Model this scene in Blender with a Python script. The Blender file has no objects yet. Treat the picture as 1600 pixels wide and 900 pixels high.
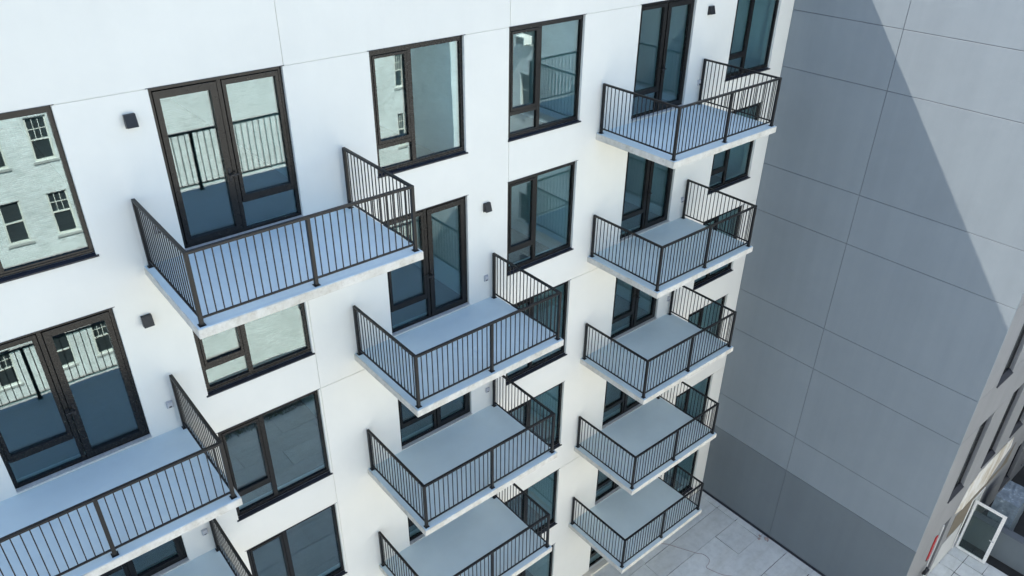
import bpy, math, random
from mathutils import Vector
random.seed(7)
S = bpy.context.scene
# ---------------------------------------------------------------- camera
cam_d = bpy.data.cameras.new('camera'); cam = bpy.data.objects.new('camera', cam_d); S.collection.objects.link(cam)
YAW, PIT, ROL, FPX = -0.7026, -0.53746, 0.01315, 1191.45
F = Vector((-math.sin(YAW)*math.cos(PIT), math.cos(YAW)*math.cos(PIT), math.sin(PIT)))
Rr = F.cross(Vector((0, 0, 1))).normalized(); Uu = Rr.cross(F)
R2 = Rr*math.cos(ROL)+Uu*math.sin(ROL); U2 = -Rr*math.sin(ROL)+Uu*math.cos(ROL)
from mathutils import Matrix
M = Matrix((R2, U2, -F)).transposed().to_4x4(); M.translation = Vector((0, -10.883, 2.991))
cam.matrix_world = M
cam_d.sensor_width = 36; cam_d.lens = 36*FPX/1600; cam_d.clip_start = .1; cam_d.clip_end = 2000
S.camera = cam
# ---------------------------------------------------------------- light
SUN = Vector((-0.10, 0.61, 0.789)).normalized()          # towards the sun
w = bpy.data.worlds.new('World'); S.world = w; w.use_nodes = True
nt = w.node_tree; nt.nodes.clear()
sky = nt.nodes.new('ShaderNodeTexSky'); sky.sky_type = 'NISHITA'; sky.sun_disc = False
sky.sun_elevation = math.asin(SUN.z); sky.sun_rotation = math.atan2(SUN.x, SUN.y)
sky.air_density = 1.0; sky.dust_density = 1.2; sky.ozone_density = 0.4
bg = nt.nodes.new('ShaderNodeBackground'); bg.inputs[1].default_value = 0.094
wo = nt.nodes.new('ShaderNodeOutputWorld')
nt.links.new(sky.outputs[0], bg.inputs[0]); nt.links.new(bg.outputs[0], wo.inputs[0])
sd = bpy.data.lights.new('sun', 'SUN'); sd.energy = 5.0; sd.angle = math.radians(.5); sd.color = (1, .94, .85)
sun = bpy.data.objects.new('sun', sd); S.collection.objects.link(sun)
sun.rotation_euler = SUN.to_track_quat('Z', 'Y').to_euler(); sun.location = (0, 20, 40)
S.view_settings.view_transform = 'Standard'; S.view_settings.look = 'None'
S.view_settings.exposure = 2.2; S.view_settings.gamma = 1
S.cycles.max_bounces = 10; S.cycles.diffuse_bounces = 6; S.cycles.glossy_bounces = 5
S.cycles.transparent_max_bounces = 16; S.cycles.transmission_bounces = 6
S.cycles.sample_clamp_indirect = 8

# ---------------------------------------------------------------- materials
class NT:
    def __init__(s, name):
        s.m = bpy.data.materials.new(name); s.m.use_nodes = True; s.t = s.m.node_tree
        s.b = s.t.nodes['Principled BSDF']; s.out = s.t.nodes['Material Output']; s._p = None
    def n(s, ty, **k):
        o = s.t.nodes.new(ty)
        for a, v in k.items():
            if a in ('inputs',):
                for i, x in v.items(): o.inputs[i].default_value = x
            else: setattr(o, a, v)
        return o
    def l(s, a, b): s.t.links.new(a, b)
    def pos(s, scale=(1, 1, 1)):
        g = s.n('ShaderNodeNewGeometry'); mp = s.n('ShaderNodeMapping'); mp.inputs['Scale'].default_value = scale
        s.l(g.outputs['Position'], mp.inputs[0]); return mp.outputs[0]
    def noise(s, scale, detail=4, rough=.55, stretch=(1, 1, 1)):
        o = s.n('ShaderNodeTexNoise'); o.inputs['Scale'].default_value = scale
        o.inputs['Detail'].default_value = detail; o.inputs['Roughness'].default_value = rough
        s.l(s.pos(stretch), o.inputs['Vector']); return o.outputs['Fac']
    def ramp(s, fac, stops):
        r = s.n('ShaderNodeValToRGB'); e = r.color_ramp.elements
        e[0].position, e[0].color = stops[0][0], (*stops[0][1], 1); e[1].position, e[1].color = stops[-1][0], (*stops[-1][1], 1)
        for p_, c_ in stops[1:-1]:
            q = e.new(p_); q.color = (*c_, 1)
        s.l(fac, r.inputs[0]); return r.outputs[0]
    def mixc(s, fac, a, b, mode='MIX'):
        o = s.n('ShaderNodeMix', data_type='RGBA', blend_type=mode)
        for k, v in ((0, fac), (6, a), (7, b)):
            if hasattr(v, 'links'): s.l(v, o.inputs[k])
            else: o.inputs[k].default_value = v if k == 0 else (*v, 1)
        return o.outputs[2]
    def bump(s, h, strength=.2, dist=.01, prev=None):
        b = s.n('ShaderNodeBump'); b.inputs['Strength'].default_value = strength; b.inputs['Distance'].default_value = dist
        s.l(h, b.inputs['Height'])
        if prev: s.l(prev, b.inputs['Normal'])
        s.l(b.outputs[0], s.b.inputs['Normal']); return b.outputs[0]
    def base(s, c):
        if hasattr(c, 'links'): s.l(c, s.b.inputs['Base Color'])
        else: s.b.inputs['Base Color'].default_value = (*c, 1)
    def rough(s, r): s.b.inputs['Roughness'].default_value = r
def scl(c, k): return tuple(x*k for x in c)
def stucco(name, col, var=.04, streak=.0, rough=.85, bump=.25):
    t = NT(name)
    big = t.noise(.55, 5, .6)
    c = t.ramp(big, [(.3, scl(col, 1-var)), (.7, scl(col, 1+var*.5))])
    mid = t.noise(3.1, 6, .65)
    c = t.mixc(1, c, t.ramp(mid, [(.3, (1-var*.5,)*3), (.7, (1, 1, 1))]), 'MULTIPLY')
    if streak:
        st = t.noise(1.0, 5, .6, (2.2, 2.2, .07))
        c = t.mixc(1, c, t.ramp(st, [(.38, (1-streak, 1-streak, 1-streak*.9)), (.62, (1, 1, 1))]), 'MULTIPLY')
    oi = t.n('ShaderNodeObjectInfo')
    c = t.mixc(1, c, t.ramp(oi.outputs['Random'], [(0, (1-var*.6,)*3), (1, (1, 1, 1))]), 'MULTIPLY')
    t.base(c); t.rough(rough); t.b.inputs['Specular IOR Level'].default_value = .25
    p_ = t.bump(t.noise(6, 4, .6), .35, .006)
    t.bump(t.noise(160, 2, .6), bump, .002, p_)
    return t.m
m_white = stucco('white_stucco', (.75, .735, .67), .03, .012)
m_grey = stucco('light_grey_stucco', (.226, .255, .272), .05, .05)
m_dark = stucco('dark_grey_stucco', (.142, .163, .174), .05, .04)
m_seam = stucco('seam_bead', (.13, .14, .16), .03)
m_return = stucco('pale_grey_stucco', (.22, .225, .23), .06, .06)
m_coat = stucco('grey_deck_coating', (.66, .755, .755), .07, 0, .6, .15)
m_roofgrey = stucco('roof_membrane', (.4, .4, .4), .1)
m_plaster = stucco('interior_plaster', (.8, .8, .78), .02)
def concrete_edge():
    t = NT('weathered_concrete')
    a = t.noise(4.0, 7, .65, (1, 1, .6)); b = t.noise(17, 6, .7)
    c = t.ramp(a, [(.28, (.50, .46, .38)), (.45, (.57, .54, .47)), (.60, (.65, .62, .55)), (.78, (.58, .55, .49))])
    c = t.mixc(1, c, t.ramp(b, [(.3, (.82, .79, .75)), (.5, (1, 1, 1))]), 'MULTIPLY')
    dk = t.noise(2.3, 4, .6)
    c = t.mixc(t.ramp(dk, [(.62, (0, 0, 0)), (.7, (.55, .55, .55))]), c, (.42, .40, .36))
    t.base(c); t.rough(.85)
    p_ = t.bump(b, .5, .01); t.bump(t.noise(60, 3, .7), .4, .004, p_)
    return t.m
m_edge = concrete_edge()
def metal(name, col, rough=.42):
    t = NT(name); n = t.noise(30, 3, .5)
    t.base(t.ramp(n, [(.3, scl(col, .85)), (.7, scl(col, 1.15))])); t.rough(rough)
    t.b.inputs['Specular IOR Level'].default_value = .30
    return t.m
m_bronze = metal('bronze_frame', (.010, .0095, .009), .27)
m_rail = metal('bronze_railing', (.011, .0105, .0105), .42)
m_black = metal('black_metal', (.018, .018, .02), .35)
m_flash = metal('dark_flashing', (.022, .023, .03), .4)
m_steel = metal('brushed_steel', (.45, .45, .46), .4)
m_alu = metal('white_aluminium', (.78, .76, .72), .4)
m_thresh = metal('pale_threshold', (.5, .49, .46), .5)
def glass(name, refl, tint, wav=.4):
    t = NT(name); t.t.nodes.remove(t.b)
    gl = t.n('ShaderNodeBsdfGlossy'); gl.inputs['Roughness'].default_value = .0; gl.inputs['Color'].default_value = (.85, .96, 1, 1)
    tr = t.n('ShaderNodeBsdfTransparent'); tr.inputs[0].default_value = (*tint, 1)
    ge = t.n('ShaderNodeNewGeometry'); dt = t.n('ShaderNodeVectorMath', operation='DOT_PRODUCT')
    t.l(ge.outputs['Incoming'], dt.inputs[0]); t.l(ge.outputs['Normal'], dt.inputs[1])
    ab = t.n('ShaderNodeMath', operation='ABSOLUTE'); t.l(dt.outputs['Value'], ab.inputs[0])
    om = t.n('ShaderNodeMath', operation='SUBTRACT'); om.inputs[0].default_value = 1; t.l(ab.outputs[0], om.inputs[1])
    pw = t.n('ShaderNodeMath', operation='POWER'); t.l(om.outputs[0], pw.inputs[0]); pw.inputs[1].default_value = 5
    lw = t.n('ShaderNodeMath', operation='MULTIPLY_ADD'); t.l(pw.outputs[0], lw.inputs[0]); lw.inputs[1].default_value = .96; lw.inputs[2].default_value = .04
    ad = t.n('ShaderNodeMath', operation='ADD'); ad.inputs[1].default_value = refl; ad.use_clamp = True
    nz = t.noise(.8, 1, .4); b = t.n('ShaderNodeBump'); b.inputs['Strength'].default_value = wav; b.inputs['Distance'].default_value = .012
    t.l(nz, b.inputs['Height']); t.l(b.outputs[0], gl.inputs['Normal'])
    t.l(lw.outputs[0], ad.inputs[0])
    mx = t.n('ShaderNodeMixShader'); t.l(ad.outputs[0], mx.inputs[0]); t.l(tr.outputs[0], mx.inputs[1]); t.l(gl.outputs[0], mx.inputs[2])
    t.l(mx.outputs[0], t.out.inputs[0]); return t.m
m_glass = glass('coated_window_glass', .085, (.70, .865, .885), .16)
m_clear = glass('clear_glass', .0, (.75, .8, .78), .1)
def oldglass():
    t = NT('old_sash_glass'); t.base((.035, .04, .042)); t.rough(.08); t.bump(t.noise(2.5, 3), .3, .01); return t.m
m_oldglass = oldglass()
m_darkglass = oldglass(); m_darkglass.name = 'dark_window_glass'
def brick(name, c1, c2, mortar, var=.1):
    t = NT(name); g = t.n('ShaderNodeNewGeometry'); sp = t.n('ShaderNodeSeparateXYZ'); t.l(g.outputs['Position'], sp.inputs[0])
    ad = t.n('ShaderNodeMath', operation='ADD'); t.l(sp.outputs[0], ad.inputs[0]); t.l(sp.outputs[1], ad.inputs[1])
    cb = t.n('ShaderNodeCombineXYZ'); t.l(ad.outputs[0], cb.inputs[0]); t.l(sp.outputs[2], cb.inputs[1])
    br = t.n('ShaderNodeTexBrick'); t.l(cb.outputs[0], br.inputs['Vector'])
    br.inputs['Color1'].default_value = (*c1, 1); br.inputs['Color2'].default_value = (*c2, 1); br.inputs['Mortar'].default_value = (*mortar, 1)
    br.inputs['Scale'].default_value = 1; br.inputs['Brick Width'].default_value = .22; br.inputs['Row Height'].default_value = .075
    br.inputs['Mortar Size'].default_value = .008; br.inputs['Mortar Smooth'].default_value = .3
    n = t.noise(.7, 7, .7)
    c = t.mixc(1, br.outputs[0], t.ramp(n, [(.35, (1-var, 1-var, 1-var)), (.6, (1, 1, 1))]), 'MULTIPLY')
    n2 = t.noise(2.4, 7, .75, (1, 1, 5.5))
    c = t.mixc(1, c, t.ramp(n2, [(.38, (.72, .73, .72)), (.52, (1, 1, 1))]), 'MULTIPLY')
    t.base(c); t.rough(.8)
    p_ = t.bump(br.outputs['Fac'], .6, .01); t.bump(t.noise(9, 5, .7), .6, .02, p_)
    return t.m
m_wbrick = brick('white_painted_brick', (.82, .83, .80), (.72, .73, .70), (.50, .51, .49), .14)
m_gbrick = brick('pale_brick', (.80, .84, .84), (.72, .76, .77), (.58, .60, .61), .15)
m_cream = stucco('cream_painted_wood', (.66, .65, .58), .08)
m_stone = stucco('stone_sill', (.42, .42, .39), .15)
def membrane():
    t = NT('pale_paving_sheet')
    a = t.noise(.9, 6, .65); b = t.noise(4.3, 7, .7); c3 = t.noise(1.3, 6, .6, (.25, 2.0, 1))
    c = t.ramp(a, [(.3, (.555, .575, .56)), (.7, (.655, .67, .645))])
    c = t.mixc(1, c, t.ramp(b, [(.3, (.86, .86, .85)), (.55, (1, 1, 1)), (.8, (1.06, 1.05, 1.03))]), 'MULTIPLY')
    c = t.mixc(1, c, t.ramp(c3, [(.32, (.9, .89, .87)), (.5, (1, 1, 1))]), 'MULTIPLY')
    oi = t.n('ShaderNodeObjectInfo')
    c = t.mixc(1, c, t.ramp(oi.outputs['Random'], [(0, (.93, .93, .93)), (1, (1.04, 1.04, 1.04))]), 'MULTIPLY')
    t.base(c); t.rough(.75); p_ = t.bump(a, .4, .02); t.bump(b, .3, .01, p_)
    return t.m
m_sheet = membrane()
m_joint = stucco('black_joint_sealant', (.035, .035, .035), .4)
m_conc = stucco('plain_concrete', (.36, .35, .33), .15)
m_asph = stucco('asphalt', (.06, .06, .06), .2)
m_wood = NT('wood_plank_floor')
def wood():
    t = m_wood; n = t.noise(2, 5, .6, (1, 9, 1)); t.base(t.ramp(n, [(.3, (.07, .06, .055)), (.7, (.12, .105, .095))])); t.rough(.4); return t.m
m_wood = wood()
m_red = metal('red_paint', (.36, .03, .03), .5)
m_cable = metal('faded_red_cable', (.36, .29, .27), .8)
m_plastic = NT('pale_blue_plastic')
def plast():
    t = m_plastic; n = t.noise(4, 5, .7); t.base(t.ramp(n, [(.35, (.10, .13, .16)), (.6, (.16, .20, .24)), (.72, (.45, .52, .58))])); t.rough(.3); t.bump(n, .8, .05); return t.m
m_plastic = plast()
def sheathing():
    t = NT('raw_sheathing'); n = t.noise(1.6, 7, .7, (1.6, 1, .6))
    c = t.ramp(n, [(.30, (.30, .25, .18)), (.45, (.44, .40, .33)), (.56, (.56, .55, .52)), (.72, (.62, .62, .60))])
    t.base(c); t.rough(.8); t.bump(n, .7, .03); return t.m
m_sheath = sheathing()
m_board = stucco('brown_board', (.19, .165, .125), .2)
m_patch = stucco('pale_plaster_patch', (.5, .51, .50), .1)
def leafm():
    t = NT('weeds'); n = t.noise(6, 3); t.base(t.ramp(n, [(.3, (.05, .07, .025)), (.7, (.12, .13, .05))])); t.rough(.7); return t.m
m_weed = leafm()

# ---------------------------------------------------------------- mesh helpers
class MB:
    def __init__(s): s.v, s.f, s.mi = [], [], []
    def quad(s, a, b, c, d, mi=0):
        i = len(s.v); s.v += [a, b, c, d]; s.f.append((i, i+1, i+2, i+3)); s.mi.append(mi)
    def box(s, x0, x1, y0, y1, z0, z1, mi=0, mtop=None):
        i = len(s.v)
        s.v += [(x0, y0, z0), (x1, y0, z0), (x1, y1, z0), (x0, y1, z0), (x0, y0, z1), (x1, y0, z1), (x1, y1, z1), (x0, y1, z1)]
        s.f += [(i, i+3, i+2, i+1), (i+4, i+5, i+6, i+7), (i, i+1, i+5, i+4), (i+1, i+2, i+6, i+5), (i+2, i+3, i+7, i+6), (i+3, i, i+4, i+7)]
        s.mi += [mi, mi if mtop is None else mtop, mi, mi, mi, mi]; return s
    def prism(s, prof, axis, a, b, mi=0):      # prof list of 2d points, extruded along axis from a to b
        def P(p, t):
            return {'x': (t, p[0], p[1]), 'y': (p[0], t, p[1]), 'z': (p[0], p[1], t)}[axis]
        i = len(s.v); n = len(prof)
        s.v += [P(p, a) for p in prof]+[P(p, b) for p in prof]
        s.f.append(tuple(range(i, i+n))); s.f.append(tuple(range(i+2*n-1, i+n-1, -1))); s.mi += [mi, mi]
        for k in range(n):
            s.f.append((i+k, i+(k+1) % n, i+n+(k+1) % n, i+n+k)[::-1]); s.mi.append(mi)
        return s
    def data(s, name, mats, bevel=0):
        me = bpy.data.meshes.new(name); me.from_pydata(s.v, [], s.f)
        for m in (mats if isinstance(mats, (list, tuple)) else [mats]): me.materials.append(m)
        for p, k in zip(me.polygons, s.mi): p.material_index = k
        import bmesh
        bm = bmesh.new(); bm.from_mesh(me)
        if bevel:
            bmesh.ops.remove_doubles(bm, verts=bm.verts, dist=1e-5)
            bmesh.ops.bevel(bm, geom=bm.edges[:], offset=bevel, segments=1, affect='EDGES', clamp_overlap=True)
        bmesh.ops.recalc_face_normals(bm, faces=bm.faces); bm.to_mesh(me); bm.free()
        return me
def link(name, data, parent=None, loc=(0, 0, 0), label=None, cat=None, group=None, kind=None):
    o = bpy.data.objects.new(name, data); S.collection.objects.link(o); o.location = loc
    if parent: o.parent = parent
    if label: o['label'] = label
    if cat: o['category'] = cat
    if group: o['group'] = group
    if kind: o['kind'] = kind
    return o
def thing(name, label, cat, loc=(0, 0, 0), group=None): return link(name, None, None, loc, label, cat, group)
def cells(mb, x0, x1, z0, z1, holes, y0, y1, back=True, inside=None, ax='x'):
    xs = sorted({x0, x1} | {min(max(h[k], x0), x1) for h in holes for k in (0, 1)} | ({inside[0]} if inside else set()))
    zs = sorted({z0, z1} | {min(max(h[k], z0), z1) for h in holes for k in (2, 3)} | ({inside[1]} if inside else set()))
    def solid(i, j):
        if i < 0 or j < 0 or i >= len(xs)-1 or j >= len(zs)-1: return False
        cx, cz = (xs[i]+xs[i+1])/2, (zs[j]+zs[j+1])/2
        if any(h[0] < cx < h[1] and h[2] < cz < h[3] for h in holes): return False
        if inside and inside[2](cx, cz): return False
        return True
    T = (lambda x, y, z: (x, y, z)) if ax == 'x' else (lambda x, y, z: (y, x, z))
    for i in range(len(xs)-1):
        for j in range(len(zs)-1):
            if not solid(i, j): continue
            a, b, c, d = xs[i], xs[i+1], zs[j], zs[j+1]
            mb.quad(T(a, y0, c), T(b, y0, c), T(b, y0, d), T(a, y0, d))
            if back: mb.quad(T(a, y1, c), T(a, y1, d), T(b, y1, d), T(b, y1, c))
            if not solid(i-1, j): mb.quad(T(a, y0, c), T(a, y0, d), T(a, y1, d), T(a, y1, c))
            if not solid(i+1, j): mb.quad(T(b, y0, c), T(b, y1, c), T(b, y1, d), T(b, y0, d))
            if not solid(i, j-1): mb.quad(T(a, y0, c), T(a, y1, c), T(b, y1, c), T(b, y0, c))
            if not solid(i, j+1): mb.quad(T(a, y0, d), T(b, y0, d), T(b, y1, d), T(a, y1, d))
    return mb

# ================================================================ WHITE BUILDING
HD = [0, -3.0, -5.955, -8.93, -11.938, -14.908]           # head level of each storey's openings
GZ = -17.46
XG = 18.383; YR = -7.044; TOP = 2.32
WH, DH = 2.152, 2.455                                     # opening heights
W, D = 'w', 'd'
cols = {'a': (-.33, 1.605, 'WDDDDD'), 'b': (2.60, 4.516, 'DWWWWW'), 'c': (6.172, 8.055, 'WDDDDD'),
        'd': (9.091, 10.994, 'WWWWWW'), 'e': (12.606, 14.426, 'DDDDDD'), 'f': (15.949, 17.788, 'WWWWWW')}
ops = []                                                   # x0,x1,floor,kind,mirror
for k, (x0, x1, s_) in cols.items():
    for i, c in enumerate(s_):
        if k == 'b' and i == 0: ops.append((2.774, 4.704, i, 'D', True))
        else: ops.append((x0, x1, i, c, False))
ops += [(-3.6, -1.7, i, 'W', False) for i in range(6)] + [(-6.8, -4.9, i, 'W', False) for i in range(6)]
holes = [(x0, x1, HD[i]-(WH if c == 'W' else DH), HD[i]) for x0, x1, i, c, _ in ops]
bw = thing('white_apartment_building', 'white stucco apartment building with dark framed windows, glazed doors and projecting balconies', 'building', (0, 0, GZ))
def L(z): return z-GZ
def wb(name, data, loc=(0, 0, 0), parent=bw, **k): return link(name, data, parent, (loc[0], loc[1], loc[2]-GZ if parent is bw else loc[2]), **k)
G = .006
tiers = [(0, TOP), (HD[2], 0), (HD[4], HD[2]), (GZ, HD[4])]
for ti, (z0, z1) in enumerate(tiers):
    za, zb = z0+(G if ti < 3 else 0), z1-(G if ti > 0 else 0)
    if ti == 0: spans = [(-9, 4.722), (4.722, 9.091), (9.091, XG)]
    else: spans = [(-9, 4.56), (4.56, 9.085), (9.085, XG)]
    for si, (x0, x1) in enumerate(spans):
        xa, xb = x0+(G if si else 0), x1-(G if si < 2 else 0)
        ins = None; hs = holes
        if ti == 1 and si == 0:
            xb = 4.704; ins = (4.56-G, -2.58, lambda cx, cz: cx > 4.56-G and cz < -2.58)
        if ti == 1 and si == 1:
            xa = 4.56+G; ins = (4.704+.001, -2.58, lambda cx, cz: cx < 4.705 and cz > -2.58)
        if si == 1 and ti > 0: hs = [h if abs(h[0]-9.091) > .01 else (9.06, h[1], h[2], h[3]) for h in holes]
        mb = cells(MB(), xa, xb, za, zb, hs, 0, .06, back=False, inside=ins)
        wb('stucco_panel', mb.data('stucco_panel', m_white))
e = .012
bh = [(a-e, b+e, c-e, d+e) for a, b, c, d in holes]
wb('wall', cells(MB(), -9, XG, GZ, TOP, bh, .013, .30).data('wall', [m_white]))
# the rest of the building's body
mb = MB(); mb.box(-9, XG, .3, 14, TOP-.25, TOP-.02); wb('roof', mb.data('roof', m_roofgrey))
mb = MB(); mb.box(-9.3, -9.003, .002, 14, GZ, TOP-.001); mb.box(-9, XG, 14.003, 14.3, GZ, TOP-.001); mb.box(XG+.02, XG+.3, .01, 14, GZ, TOP-.003)
wb('side_wall', mb.data('side_wall', m_white))
for i in range(6):
    z = HD[i]-2.50
    if i == 5: z = GZ+.03
    wb('interior_floor', MB().box(-8.98, XG-.02, .302, 8.0, z-.20, z).data('interior_floor', [m_wood]))
    wb('interior_ceiling', MB().box(-8.98, XG-.02, .304, 8.0, z+2.56, z+2.62).data('interior_ceiling', [m_plaster]))
mb = MB()
for x in (-4.2, -1.0, 2.15, 5.35, 8.22, 11.16, 14.62, 18.0): mb.box(x-.07, x+.07, .31, 7.99, GZ+.1, TOP-.26)
mb.box(-8.97, XG-.03, 8.0, 8.15, GZ, TOP-.3); wb('interior_partition', mb.data('interior_partition', m_plaster))

# ---- windows and doors (templates cached by width; local origin = head left corner on the facade plane)
cache = {}
FY0, FY1 = .060, .135
def ring(mb, x0, x1, z0, z1, l, r, b, t, y0, y1):
    mb.box(x0, x0+l, y0, y1, z0, z1); mb.box(x1-r, x1, y0, y1, z0, z1)
    mb.box(x0+l, x1-r, y0, y1, z0, z0+b); mb.box(x0+l, x1-r, y0, y1, z1-t, z1)
def make_window(wd):
    k = ('W', round(wd, 3))
    if k in cache: return cache[k]
    x0, x1, zb = -.004, wd+.004, -WH+.045
    m0, m1 = .745*wd/1.9, .83*wd/1.9
    mb = MB()
    ring(mb, x0, x1, zb, .004, .075, .06, .075, .10, FY0, FY1)
    mb.box(m0, m1, FY0, FY1, zb+.075, -.096)
    mb.box(.071, m0, FY0+.002, FY1-.002, -1.675, -1.60)
    mb.box(.02, wd-.01, FY0-.012, FY0, zb+.02, zb+.045)
    fr = mb.data('window', m_bronze, .002)
    mb = MB(); ring(mb, .079, m0-.009, -1.591, -.105, .041, .044, .055, .045, FY0-.012, FY1-.02)
    sash = mb.data('sash', m_bronze, .002)
    p1 = MB().box(.118, m0-.052, .095, .115, -1.538, -.148).data('pane', m_glass)
    p2 = MB().box(.071, m0, .097, .117, zb+.075, -1.675).data('pane', m_glass)
    p3 = MB().box(m1, x1-.06, .095, .115, zb+.075, -.096).data('pane', m_glass)
    mb = MB(); mb.prism([(.058, zb-.002), (-.022, zb-.022), (-.022, zb-.045), (.058, zb-.048)], 'x', -.03, wd+.03)
    sill = mb.data('sill_flashing', m_flash)
    mb = MB(); mb.box(x0, x1, FY0+.005, .296, zb-.04, zb-.004)
    isill = mb.data('inner_sill', m_plaster)
    hd = MB().box(-.03, wd+.03, -.006, FY0, -.0002, .008).data('head_flashing', m_flash)
    cache[k] = (fr, [('sash', sash), ('pane', p1), ('pane', p2), ('pane', p3), ('sill_flashing', sill), ('inner_sill', isill), ('head_flashing', hd)])
    return cache[k]
def make_door(wd, mirror):
    k = ('D', round(wd, 3), mirror)
    if k in cache: return cache[k]
    s = wd/1.93; zb = -DH+.012
    X = (lambda a, b: (wd-b, wd-a)) if mirror else (lambda a, b: (a, b))
    def bx(mb, a, b, y0, y1, z0, z1): q = X(a, b); mb.box(q[0], q[1], y0, y1, z0, z1)
    mid = .955*s
    mb = MB(); ring(mb, -.004, wd+.004, zb, .004, .055, .055, .045, .06, FY0, FY1)
    bx(mb, mid-.03, mid+.03, FY0, FY1, zb+.045, -.056)
    fr = mb.data('balcony_door', m_bronze, .002)
    def rg(mb, a, b, z0, z1, l, r, bt, t, y0, y1):
        bx(mb, a, a+l, y0, y1, z0, z1); bx(mb, b-r, b, y0, y1, z0, z1); bx(mb, a+l, b-r, y0, y1, z0, z0+bt); bx(mb, a+l, b-r, y0, y1, z1-t, z1)
    # fixed side: upper pane, transom, lower pane
    mb = MB(); a, b = .060, mid-.040
    rg(mb, a, b, -1.965, -.066, .05, .055, .115, .075, FY0-.010, FY1-.01)
    sash = mb.data('sash', m_bronze, .002)
    q = X(a+.05, b-.055); p1 = MB().box(q[0], q[1], .095, .115, -1.85, -.133).data('pane', m_glass)
    q = X(a-.01, b+.01); p2 = MB().box(q[0], q[1], .097, .117, zb+.045, -1.965).data('pane', m_glass)
    # leaf
    a, b = mid+.040, wd-.060
    mb = MB(); rg(mb, a, b, zb+.053, -.066, .10, .078, .08, .107, FY0-.018, FY1-.015)
    leaf = mb.data('door_leaf', m_bronze, .002)
    q = X(a+.10, b-.078); p3 = MB().box(q[0], q[1], .092, .112, zb+.13, -.173).data('pane', m_glass)
    mb = MB(); bx(mb, a+.035, a+.065, FY0-.028, FY0-.018, -1.56, -1.36); bx(mb, a+.04, a+.06, FY0-.065, FY0-.028, -1.475, -1.455)
    bx(mb, a-.07, a+.06, FY0-.085, FY0-.065, -1.478, -1.452)
    hn = mb.data('handle', m_black)
    th = MB().box(-.002, wd+.002, -.03, FY0+.05, zb-.0235, zb-.003).data('threshold', m_thresh)
    hd = MB().box(-.03, wd+.03, -.006, FY0, -.0002, .008).data('head_flashing', m_flash)
    cache[k] = (fr, [('sash', sash), ('pane', p1), ('pane', p2), ('door_leaf', leaf), ('pane', p3), ('handle', hn), ('threshold', th), ('head_flashing', hd)])
    return cache[k]
for x0, x1, i, c, mir in ops:
    fr, subs = make_window(x1-x0) if c == 'W' else make_door(x1-x0, mir)
    o = wb('window' if c == 'W' else 'balcony_door', fr, (x0, 0, HD[i]))
    for n, me in subs:
        if i == 5 and c == 'D' and n == 'threshold': continue
        link(n, me, o)

# ---- balcony slabs and railings
BAL = {'a': (-1.17, 2.113, (1, 2, 3, 4)), 'b': (2.239, 5.529, (0,)), 'c': (5.403, 8.663, (1, 2, 3, 4)), 'e': (11.601, 14.93, (0, 1, 2, 3, 4))}
YB, YF = -.067, -2.057
SLAB = [HD[i]-2.506 for i in range(6)]
def jag(a, b, n, fix, amp, axis):
    out = []
    for k in range(n):
        t = a+(b-a)*k/n; j = random.uniform(-amp, amp)
        out.append((t, fix+j) if axis == 'x' else (fix+j, t))
    return out
def make_slab(wd):
    th = .145; mb = MB()
    x0, x1, y0, y1 = -.085, wd+.085, YF-.092, .04
    mb.box(x0, x1, y0, y1, -th, -.004)
    me = mb.data('balcony_slab', [m_edge], .008)
    ins = .012
    P = jag(x0+ins, x1-ins, 46, y0+ins, .006, 'x')+jag(y0+ins, -.001, 28, x1-ins, .006, 'y')+jag(x1-ins, x0+ins, 2, -.001, 0, 'x')+jag(-.001, y0+ins, 28, x0+ins, .006, 'y')
    mb = MB(); n = len(P)
    mb.v = [(p[0], p[1], -.006) for p in P]+[(p[0], p[1], .0) for p in P]
    mb.f = [tuple(range(n-1, -1, -1)), tuple(range(n, 2*n))]+[(k, (k+1) % n, n+(k+1) % n, n+k) for k in range(n)]; mb.mi = [0]*len(mb.f)
    return me, mb.data('deck_coating', [m_coat])
BARS = {}
def bar(me_key, builder):
    if me_key not in BARS: BARS[me_key] = builder()
    return BARS[me_key]
RH = 1.066
def make_railing(wd, root):
    P = .027
    post = bar('post', lambda: MB().box(-P, P, -P, P, 0, RH-.02).data('post', m_rail, .003))
    foot = bar('foot', lambda: MB().box(-.045, .045, -.045, .045, 0, .008).data('foot_plate', m_rail))
    for x, y in ((0, YB), (0, YF), (wd/2-.02, YF), (wd, YF), (wd, YB)):
        p = link('post', post, root, (x, y, .001)); link('foot_plate', foot, p)
    tr, br = .022, .014
    fm = MB().box(-P, wd+P, YF-tr-.004, YF+tr+.004, RH-.032, RH+.006).data('top_rail', m_rail, .003); link('top_rail', fm, root)
    sm = bar('side_top', lambda: MB().box(-tr-.003, tr+.003, YF+.0262, YB+P, RH-.032, RH+.005).data('top_rail', m_rail, .003))
    link('top_rail', sm, root); link('top_rail', sm, root, (wd, 0, 0))
    for a, b in ((P, wd/2-.02-P), (wd/2-.02+P, wd-P)):
        link('bottom_rail', MB().box(a, b, YF-br, YF+br, .095, .122).data('bottom_rail', m_rail, .002), root)
    sb = bar('side_bot', lambda: MB().box(-br, br, YF+P, YB-P, .095, .122).data('bottom_rail', m_rail, .002))
    link('bottom_rail', sb, root); link('bottom_rail', sb, root, (wd, 0, 0))
    bl = bar('bal', lambda: MB().box(-.007, .007, -.007, .007, .121, RH-.031).data('baluster', m_rail))
    n = 14
    for a, b in ((0, wd/2-.02), (wd/2-.02, wd)):
        for k in range(1, n+1): link('baluster', bl, root, (a+(b-a)*k/(n+1), YF, 0))
    for x in (0, wd):
        for k in range(1, 19): link('baluster', bl, root, (x, YF+(YB-YF)*k/19, 0))
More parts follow.
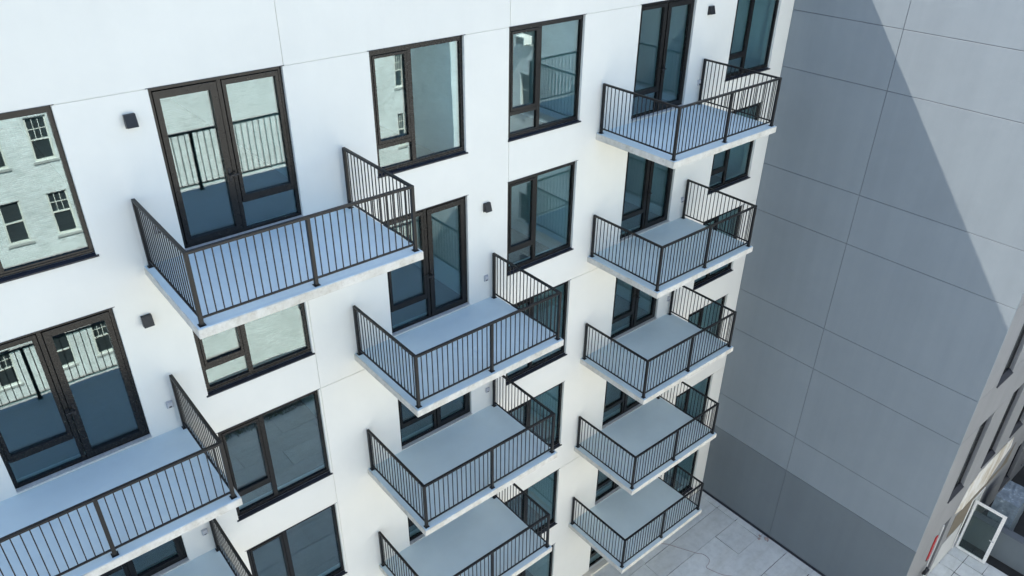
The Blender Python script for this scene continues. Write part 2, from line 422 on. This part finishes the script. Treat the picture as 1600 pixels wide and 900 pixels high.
def copy_thing(root, loc, label):
    r = root.copy(); S.collection.objects.link(r); r.location = loc; r['label'] = label
    for ch in root.children:
        c = ch.copy(); S.collection.objects.link(c); c.parent = r
        for g in ch.children:
            d = g.copy(); S.collection.objects.link(d); d.parent = c
    return r
RL = {('b', 0): 'bronze railing of the large pale blue balcony at upper left, nearest the camera',
      ('a', 1): 'bronze railing of the balcony at the bottom left corner of the picture',
      ('a', 2): 'dark railing mostly cut off below the bottom left balcony, only its sloping side end showing',
      ('a', 3): 'dark railing two storeys below the bottom left balcony, out of the picture',
      ('a', 4): 'dark railing three storeys below the bottom left balcony, out of the picture',
      ('c', 1): 'dark railing of the topmost balcony in the middle column, above two more like it',
      ('c', 2): 'dark railing of the middle column balcony just above the one cut by the picture edge',
      ('c', 3): 'dark railing of the middle column balcony cut by the bottom edge of the picture',
      ('c', 4): 'dark railing of the lowest middle column balcony, hidden below the one above',
      ('e', 0): 'black railing of the topmost right column balcony with the pale blue floor',
      ('e', 1): 'black railing of the second balcony from the top in the right column',
      ('e', 2): 'black railing of the third balcony from the top, halfway down the right column',
      ('e', 3): 'black railing of the second balcony from the bottom in the right column',
      ('e', 4): 'black railing of the lowest right column balcony just above the paved terrace'}
for k, (x0, x1, fl) in BAL.items():
    sl, ct = make_slab(x1-x0); proto = None
    for i in fl:
        s_ = wb('balcony_slab', sl, (x0, 0, SLAB[i])); link('deck_coating', ct, s_)
        g = 'metal railings around the balconies'
        if proto is None:
            proto = thing('balcony_railing', RL[(k, i)], 'railing', (x0, 0, SLAB[i]), g); make_railing(x1-x0, proto)
        elif (k, i) not in (('a', 3), ('a', 4)): copy_thing(proto, (x0, 0, SLAB[i]), RL[(k, i)])

# ---- wall lamps and outlet boxes
body = MB(); body.prism([(-.012, .085), (-.062, .085), (-.115, -.085), (-.012, -.085)], 'x', -.075, .075)
body = body.data('lamp_body', m_black, .003)
plate = MB().box(-.07, .07, -.012, -.0005, -.11, .08).data('back_plate', m_black)
LL = {(2.46, 0): 'dark wedge wall lamp left of the big double balcony door at upper left',
      (2.00, 1): 'dark wedge wall lamp beside the glazed door at lower left',
      (8.51, 1): 'dark wedge wall lamp right of the glazed door in the middle of the facade',
      (14.94, 0): 'dark wedge wall lamp near the top edge, right of the top right door'}
lp = None
for (x, i), lab in LL.items():
    loc = (x, 0, HD[i]-.36)
    if lp is None:
        lp = thing('wall_lamp', lab, 'lamp', loc, 'wall lamps beside the balcony doors'); link('lamp_body', body, lp); link('back_plate', plate, lp)
    else: copy_thing(lp, loc, lab)
ob = MB(); ob.box(-.05, .05, -.035, -.0005, -.065, .065); ob = ob.data('outlet_box', m_steel, .004)
lid = MB().box(-.042, .042, -.052, -.035, -.02, .058).data('box_cover', m_steel, .004)
slot = MB().box(-.02, .02, -.040, -.0352, -.052, -.028).data('socket', m_black)
OL = {(2.47, 0): 'small grey outlet box seen through the left side railing of the upper left balcony',
      (1.99, 1): 'small grey outlet box on the wall above the bottom left balcony',
      (1.98, 2): 'small grey outlet box on the wall below the bottom left balcony, near the picture bottom',
      (8.49, 1): 'small grey outlet box beside the topmost middle column balcony door',
      (8.51, 2): 'small grey outlet box on the wall under the topmost middle column balcony',
      (14.89, 0): 'small grey outlet box by the topmost right column balcony',
      (14.86, 1): 'small grey outlet box by the second balcony from the top in the right column',
      (14.84, 2): 'small grey outlet box by the third balcony from the top in the right column'}
op_ = None
for (x, i), lab in OL.items():
    loc = (x, 0, HD[i]-1.99)
    if op_ is None:
        op_ = thing('outlet_box', lab, 'outlet box', loc, 'outlet boxes beside the balcony doors')
        for n, me in (('housing', ob), ('box_cover', lid), ('socket', slot)): link(n, me, op_)
    else: copy_thing(op_, loc, lab)

# ================================================================ GREY BUILDING
bg_ = thing('grey_apartment_building', 'tall grey stucco building wing with a dark grey base, beside the white facade', 'building', (XG, YR, GZ))
def gb(name, me, parent=None, **k): return link(name, me, parent or bg_, (-XG, -YR, -GZ) if parent is None else (0, 0, 0), **k)
GT = 3.6
lev = [GT, 1.96, -.743, -2.158, -4.849, -6.24, -8.944, -10.352, -12.999, -14.39, GZ]
def gshift(mb): return mb
for j in range(len(lev)-1):
    z1, z0 = lev[j]-(.007 if j else 0), lev[j+1]+(.007 if j < len(lev)-2 else 0)
    mat = m_dark if j == len(lev)-2 else m_grey
    for (y0, y1) in ((YR, -2.856-.007), (-2.856+.007, -.002)):
        mb = MB(); mb.box(XG, XG+.05, y0, y1, z0, z1); gb('stucco_panel', mb.data('stucco_panel', mat, .003))
core = MB(); core.box(XG+.016, XG+.3, YR+.02, -.004, GZ, GT-.01); core.box(XG+.31, 30, .02, 14, GZ, GT-.012); core.box(XG+.31, 30, YR+.4, .018, GT-.3, GT-.013)
gb('wall', core.data('wall', m_seam))
# the return wall facing the camera, with deep set windows
ro = []
for z_h in (1.96, -2.158, -6.24, -10.38):
    for x in (19.58, 21.80, 23.92, 26.1, 28.2): ro.append((x, x+.98, z_h-2.83, z_h))
ro += [(26.15, 27.1, -17.0, -14.9), (20.30, 20.78, -17.0, -14.60), (28.2, 29.1, -17.0, -14.9)]
rz = [GT, 1.96, -2.158, -4.9, -6.24, -8.944, -10.38, -13.45]
for j in range(len(rz)-1):
    z1, z0 = rz[j]-(.006 if j else 0), rz[j+1]+.006
    mb = cells(MB(), XG+.052, 30, z0, z1, ro, YR, YR+.05, back=True); gb('stucco_panel', mb.data('stucco_panel', m_return))
dr_h = (22.72, 23.66, GZ, -15.2)
mb = cells(MB(), XG+.052, 30, GZ, -13.45, ro+[dr_h], YR, YR+.05); gb('stucco_panel', mb.data('stucco_panel', m_return))
mb = cells(MB(), XG+.31, 30, GZ, GT, [(a-.01, b+.01, c-.01, d+.01) for a, b, c, d in ro]+[dr_h], YR+.014, YR+.40); gb('wall', mb.data('wall', m_return))
gw = {}
for a, b, c, d in ro:
    key = (round(b-a, 2), round(d-c, 2))
    if key not in gw:
        wd, h = b-a, d-c
        mb = MB(); ring(mb, 0, wd, -h+.04, 0, .05, .05, .05, .05, .09, .16); mb.box(wd/2-.02, wd/2+.02, .092, .158, -h+.09, -.05)
        gw[key] = (mb.data('window', m_black), MB().box(.05, wd-.05, .12, .135, -h+.09, -.05).data('pane', m_darkglass),
                   MB().prism([(.088, -h+.10), (-.03, -h+.015), (-.03, -h-.012), (.088, -h-.008)], 'x', -.012, wd+.012).data('sill', m_flash))
    f_, p_, s_ = gw[key]
    o = link('window', f_, bg_, (a-XG, 0, d-GZ)); link('pane', p_, o); link('sill', s_, o)
# raw band and patches low on the return wall (each a thin board fixed proud of the wall)
def poly(name, pts, y, th, mat):
    mb = MB(); mb.prism([(x, z) for x, z in pts], 'y', y-th, y); return gb(name, mb.data(name, mat))
poly('sheathing_board', [(21.02, -14.66), (21.35, -13.72), (21.9, -13.47), (24.0, -13.47), (24.55, -13.55), (24.76, -14.1), (24.1, -14.45), (23.5, -14.93), (22.6, -14.85), (21.7, -14.9)], YR-.002, .014, m_sheath)
poly('backing_board', [(21.3, -14.95), (24.7, -14.95), (25.3, -14.2), (25.3, -15.1), (24.3, -15.15), (22.66, -15.15), (22.6, -16.3), (21.3, -15.9)], YR-.001, .008, m_board)
poly('plaster_patch', [(21.1, -16.1), (22.5, -16.05), (22.62, -17.40), (20.9, -17.40)], YR-.0015, .010, m_patch)
poly('trim_board', [(20.20, -14.6), (20.29, -14.6), (20.29, -17.2), (20.20, -17.2)], YR-.002, .03, m_patch)
# open door, white frame, swung out at a right angle
fx = 22.80
mb = MB(); ring(mb, dr_h[0], dr_h[1], GZ+.01, dr_h[3]-.01, .05, .05, .03, .05, YR-.02, YR+.09)
df = gb('door_frame', mb.data('door_frame', m_alu, .004))
hx = 22.90; y0, y1 = YR-.05, YR-.99; zb, zt = GZ+.03, -15.27
mb = MB(); st = .075
def bxx(mb, ya, yb, za, zc): mb.box(hx-.025, hx+.025, min(ya, yb), max(ya, yb), za, zc)
bxx(mb, y0, y0-st, zb, zt); bxx(mb, y1, y1+st+.02, zb, zt); bxx(mb, y0-st, y1+st+.02, zb, zb+.09); bxx(mb, y0-st, y1+st+.02, zt-.09, zt)
lf = link('door_leaf', mb.data('door_leaf', m_alu, .004), df, (0, 0, 0))
link('pane', MB().box(hx-.008, hx+.008, y1+st+.02, y0-st, zb+.09, zt-.09).data('pane', m_clear), df)
mb = MB(); mb.box(hx-.06, hx-.025, y1+.04, y1+.06, zb+1.02, zb+1.04); mb.box(hx-.075, hx-.06, y1+.03, y1+.16, zb+1.015, zb+1.045)
link('handle', mb.data('handle', m_steel), df)

# low dark wall with a metal cap, right of the door
lw = thing('low_wall', 'low dark grey wall with a flat cap right of the open white door', 'wall', (23.55, -9, GZ))
link('wall_body', MB().box(-.10, .12, -7, 1.94, 0, 1.12).data('wall_body', m_dark), lw)
link('cap', MB().box(-.13, .17, -7, 1.94, 1.121, 1.16).data('cap', stucco('slate_cap', (.12, .135, .155), .1), .004), lw)
# wrapped stack standing behind the low wall
ws = thing('wrapped_pallet', 'stack wrapped in pale blue plastic film behind the low dark wall', 'pallet', (24.35, -7.75, GZ))
mb = MB(); mb.box(-.55, .55, -.35, .35, .14, 2.05)
me = mb.data('plastic_wrap', m_plastic)
import bmesh
bm = bmesh.new(); bm.from_mesh(me); bmesh.ops.subdivide_edges(bm, edges=bm.edges[:], cuts=7, use_grid_fill=True)
for v in bm.verts: v.co += Vector((random.uniform(-.008, .008), random.uniform(-.008, .008), random.uniform(-.008, .008)))
bm.to_mesh(me); bm.free(); link('plastic_wrap', me, ws)
mb = MB()
for y in (-.34, -.04, .26): mb.box(-.58, .58, y, y+.09, .02, .12)
for k in range(5): mb.box(-.58+k*.265, -.48+k*.265, -.37, .37, .121, .139)
link('pallet_base', mb.data('pallet_base', m_board), ws)
# red panel, pipe
rp = thing('red_panel', 'narrow red panel on the wall just past the grey building corner', 'panel', (19.95, YR, -15.85))
link('board', MB().box(-.07, .07, -.035, -.003, 0, 1.0).data('board', m_red, .004), rp); link('bracket', MB().box(-.06, .06, -.03, -.003, -.06, -.001).data('bracket', m_black), rp)
import math as _m
def tube(mb, pts, r, n=8):
    pts = [Vector(p) for p in pts]; rings = []
    for i, p in enumerate(pts):
        d = (pts[min(i+1, len(pts)-1)]-pts[max(i-1, 0)]).normalized()
        a = d.cross(Vector((0, 0, 1)) if abs(d.z) < .9 else Vector((1, 0, 0))).normalized(); b = d.cross(a)
        k = len(mb.v); mb.v += [tuple(p+(a*_m.cos(t)+b*_m.sin(t))*r) for t in [2*_m.pi*q/n for q in range(n)]]; rings.append(k)
    for a, b in zip(rings, rings[1:]):
        for q in range(n): mb.f.append((a+q, a+(q+1) % n, b+(q+1) % n, b+q)); mb.mi.append(0)
    mb.f.append(tuple(range(rings[0], rings[0]+n))); mb.f.append(tuple(range(rings[-1]+n-1, rings[-1]-1, -1))); mb.mi += [0, 0]
    return mb
pp = thing('wall_valve', 'short pipe with a black valve low on the wall below the red panel', 'pipe', (19.9, YR, -16.35))
link('pipe', tube(MB(), [(0, -.10, .25), (0, -.10, -.9)], .025).data('pipe', m_black), pp)
link('valve', tube(MB(), [(-.07, -.10, 0), (.07, -.10, .0)], .06, 10).data('valve', m_black), pp)
link('spout', tube(MB(), [(-.05, -.12, -.05), (-.25, -.3, -.22)], .035, 10).data('spout', m_alu), pp)

# ================================================================ TERRACE
tr_ = link('terrace', MB().box(-14, 40, -13.5, 8, GZ-.6, GZ-.022).data('terrace', m_joint), None, (0, 0, 0), kind='structure')
rows = [-.013, -.93, -1.70, -2.65, -3.62]
while rows[-1] > -13: rows.append(rows[-1]-.953)
rows[-1] = -13.45
XE = 18.08
fixed = {0: [14.3], 1: [14.25], 2: [16.98, 13.2], 3: [15.1], 4: [17.0, 13.4]}
def sheet(x0, x1, y0, y1):
    j = lambda: random.choice((-.003, -.001, 0, .001, .004, .008)) if random.random() < .8 else .012
    g = .008
    tz = random.uniform(-.002, .002)
    mb = MB(); i = 0
    a, b, c, d = (x0+g+j(), y0+g+j()), (x1-g+j(), y0+g+j()), (x1-g+j(), y1-g+j()), (x0+g+j(), y1-g+j())
    mb.prism([a, b, c, d], 'z', GZ-.024, GZ+tz)
    link('paving_sheet', mb.data('paving_sheet', m_sheet), tr_)
for r in range(len(rows)-1):
    y1, y0 = rows[r], rows[r+1]
    cuts = [XE]+fixed.get(r, [XE-random.uniform(.6, 2.4)])
    while cuts[-1] > -13.9: cuts.append(max(-13.9, cuts[-1]-random.uniform(2.9, 3.6)))
    for a, b in zip(cuts[1:], cuts):
        if b-a > .2: sheet(a, b, y0, y1)
    sheet(XE, XG-.035 if y0 > YR else XE+.6, y0, y1)
# small square pavers near the open door
nx = 0
for i in range(9):
    for k in range(3 if False else 9):
        x = 18.76+.61*i-.61*0; yy = -7.54-.61*k
        xa, xb = x-.0+.02, x+.61-.0
        if xb > 23.5: continue
        sheet(xa, xb, yy, yy+.61)
for i in range(8):
    x = 18.78+.61*i
    if x+.6 < 23.5: sheet(x, x+.61, -7.54, YR-.02)
# dark base flashing along the grey wall
fl_ = thing('base_flashing', 'dark flashing strip along the foot of the grey wall on the terrace', 'flashing', (XG, 0, GZ))
link('upstand', MB().box(-.022, -.002, YR, -.01, 0, .07).data('upstand', m_flash), fl_)
link('turned_strip', MB().prism([(-.022, .0), (-.05, .003), (-.022, .02)], 'y', YR, -.012).data('turned_strip', m_flash), fl_)
# curb at the foot of the white facade
cb = link('door_curb', MB().box(0, 7.6, -.17, -.001, 0, .10).data('door_curb', stucco('cream_concrete', (.62, .58, .50), .12), .006), None, (6.0, 0, GZ), 'pale concrete curb at the foot of the white facade beneath the lowest right balcony', 'curb')
# cable and scraps
cp = [(14.6, -.35), (15.0, -.5), (15.39, -.79), (15.66, -1.25), (15.92, -1.73), (16.03, -1.86), (16.07, -1.98), (16.05, -2.15), (15.9, -2.25), (15.72, -2.29), (15.74, -2.45), (15.89, -2.82), (16.1, -3.1), (16.2, -3.6), (15.6, -4.3)]
def smooth(p, n=6):
    out = []
    for i in range(len(p)-1):
        a, b, c, d = p[max(i-1, 0)], p[i], p[i+1], p[min(i+2, len(p)-1)]
        for k in range(n):
            t = k/n; out.append(tuple(.5*((2*b[q])+(-a[q]+c[q])*t+(2*a[q]-5*b[q]+4*c[q]-d[q])*t*t+(-a[q]+3*b[q]-3*c[q]+d[q])*t**3) for q in (0, 1)))
    return out+[p[-1]]
link('cable', tube(MB(), [(x, y, GZ+.012) for x, y in smooth(cp)], .009, 6).data('cable', m_cable), None, (0, 0, 0), 'thin faded red cable lying in curves across the pale terrace', 'cable')
sc = thing('scrap_pile', 'small reddish scraps lying at the foot of the grey wall under its vertical joint', 'debris', (18.2, -2.82, GZ))
for k in range(5):
    mb = MB(); mb.prism([(0, 0), (.11, .02), (.08, .07), (.01, .05)], 'z', .003, .02+.01*k)
    o = link('scrap', mb.data('scrap', m_cable), sc, (random.uniform(-.12, .05), random.uniform(-.15, .15), 0)); o.rotation_euler.z = k*1.3
# terrace edge: low rough parapet with weeds
pr_ = link('terrace_parapet', MB().box(-14, 18.4, -.25, .0, 0, .32).data('terrace_parapet', m_conc, .02), None, (0, -13.5, GZ-.02), 'low rough concrete parapet along the terrace edge, mirrored in the lower windows', 'parapet')
mb = MB()
for k in range(2600):
    x = random.uniform(-6, 18); y = -13.49+random.uniform(0, .25)+abs(random.gauss(0, .08)); h = random.uniform(.05, .22); a = random.uniform(0, 6.3); r = random.uniform(.01, .03)
    i = len(mb.v); mb.v += [(x-r*_m.cos(a), y-r*_m.sin(a), GZ), (x+r*_m.cos(a), y+r*_m.sin(a), GZ), (x+random.gauss(0, .06), y+random.gauss(0, .06), GZ+h)]; mb.f.append((i, i+1, i+2)); mb.mi.append(0)
me = bpy.data.meshes.new('weeds'); me.from_pydata(mb.v, [], mb.f); me.materials.append(m_weed); link('weeds', me, None, kind='stuff', label='strip of low weeds along the terrace parapet', cat='weeds')
link('ground', MB().box(-400, 400, -400, 400, -.5, 0).data('ground', m_asph), None, (0, 0, -21), kind='structure')

# ================================================================ OPPOSITE WHITE PAINTED BRICK BUILDING (seen in the glass)
OY = -22.0; OT = -3.4; OB = -21.0
ob_ = thing('white_brick_building', 'white painted brick building with old sash windows, mirrored in the upper left windows', 'building', (0, OY, OB))
wins = []
hz = [-6.4, -9.5, -12.6, -15.6]
for h in hz:
    for a, b in ((2.05, 2.85), (3.80, 4.55), (-.05, .75), (-1.8, -1.0), (20.12, 20.6)):
        wins.append((a, b, h-1.75, h))
def relo(me): return me
mb = cells(MB(), -4, 20.75, OB, OT, wins, OY, OY-.35); link('brick_wall', mb.data('brick_wall', m_wbrick), ob_, (0, -OY, -OB))
mb = MB(); mb.box(-3.69, 20.39, -34, OY-.36, OT-.3, OT-.03); link('roof', mb.data('roof', m_roofgrey), ob_, (0, -OY, -OB))
mb = MB(); mb.box(20.40, 20.748, -30, OY-.351, OB, OT-.012); mb.box(-4, -3.7, -34, OY-.36, OB, OT-.02); mb.box(20.75, 24, -30.3, -30, OB, OT); mb.box(-4, 20.7, -34.3, -34.001, OB, OT-.02)
link('rear_wall', mb.data('rear_wall', m_gbrick), ob_, (0, -OY, -OB))
link('cornice', MB().box(-4.1, 20.85, .001, .3, 0, .35).data('cornice', m_cream, .03), ob_, (0, 0, OT-OB-.6))
sw = {}
for a, b, c, d in wins:
    wd = round(b-a, 2)
    if wd not in sw:
        h = 1.75
        mb = MB(); ring(mb, 0, wd, -h, 0, .07, .07, .06, .06, -.16, -.06); mb.box(.07, wd-.07, -.15, -.07, -h/2-.025, -h/2+.025)
        fr = mb.data('sash_window', m_cream)
        mb = MB()
        for q in (1, 2): mb.box(.07+(wd-.14)*q/3-.012, .07+(wd-.14)*q/3+.012, -.12, -.09, -h/2+.02, -.06)
        mb.box(.07, wd-.07, -.118, -.092, -h/4-.03, -h/4-.006)
        mu = mb.data('glazing_bars', m_cream)
        gl = MB().box(.07, wd-.07, -.14, -.125, -h+.06, -.06).data('pane', m_oldglass)
        si = MB().box(-.08, wd+.08, -.2, .05, -h-.09, -h-.001).data('stone_sill', m_stone)
        rm = MB().box(0, wd, -.335, -.25, -h, 0).data('dark_room', m_black)
        sw[wd] = (fr, gl, mu, si)
    fr, gl, mu, si = sw[wd]
    o = link('sash_window', fr, ob_, (a, 0, d-OB)); link('pane', gl, o); link('stone_sill', si, o)
    if random.random() < .6: link('glazing_bars', mu, o)
# side building beyond the court and the wing on the right
sb_ = thing('pale_brick_building', 'pale brick side building across the courtyard, faintly mirrored in the right hand windows', 'building', (26.5, -15, OB))
ew = []
for h in (-1.1, -4.5, -7.9, -11.3, -14.7):
    for y in (-19.75, -24.5): ew.append((y, y+.95, h-1.8, h))
mb = cells(MB(), -27, -9.5, OB, 5, ew, 26.5, 26.85, ax='y'); link('brick_wall', mb.data('brick_wall', m_gbrick), sb_, (-26.5, 15, -OB))
mb = MB(); mb.box(26.86, 36, -27, -9.5, 4.7, 4.99); mb.box(26.52, 36, -9.499, -9.2, OB, 4.98); mb.box(23.6, 26.49, -26.9, -22, OB, OT); link('rear_block', mb.data('rear_block', m_gbrick), sb_, (-26.5, 15, -OB))
mb = MB(); h = 1.8; wd = .95
def yb(mb, a, b, x0, x1, c, d): mb.box(x0, x1, a, b, c, d)
yb(mb, 0, .07, .08, .16, -h, 0); yb(mb, wd-.07, wd, .08, .16, -h, 0); yb(mb, .07, wd-.07, .08, .16, -h, -h+.06); yb(mb, .07, wd-.07, .08, .16, -.06, 0); yb(mb, .07, wd-.07, .09, .15, -h/2-.02, -h/2+.02)
fr = mb.data('sash_window', m_cream); gl = MB().box(.12, .135, .07, wd-.07, -h+.06, -.06).data('pane', m_oldglass)
si = MB().box(-.09, .2, -.08, wd+.08, -h-.1, -h-.001).data('stone_sill', m_stone, .01)
for a, b, c, d in ew:
    o = link('sash_window', fr, sb_, (0, a+15, d-OB)); link('pane', gl, o); link('stone_sill', si, o)
ac = thing('air_conditioner', 'white window air conditioner on the brick wall mirrored in the upper middle window', 'air conditioner', (26.5, -19.28, -6.28))
link('case', MB().box(-.45, .15, -.33, .33, 0, .42).data('case', m_alu, .01), ac)
mb = MB()
for k in range(7): mb.box(-.458, -.451, -.28, .28, .05+k*.045, .075+k*.045)
link('grille', mb.data('grille', m_black), ac)
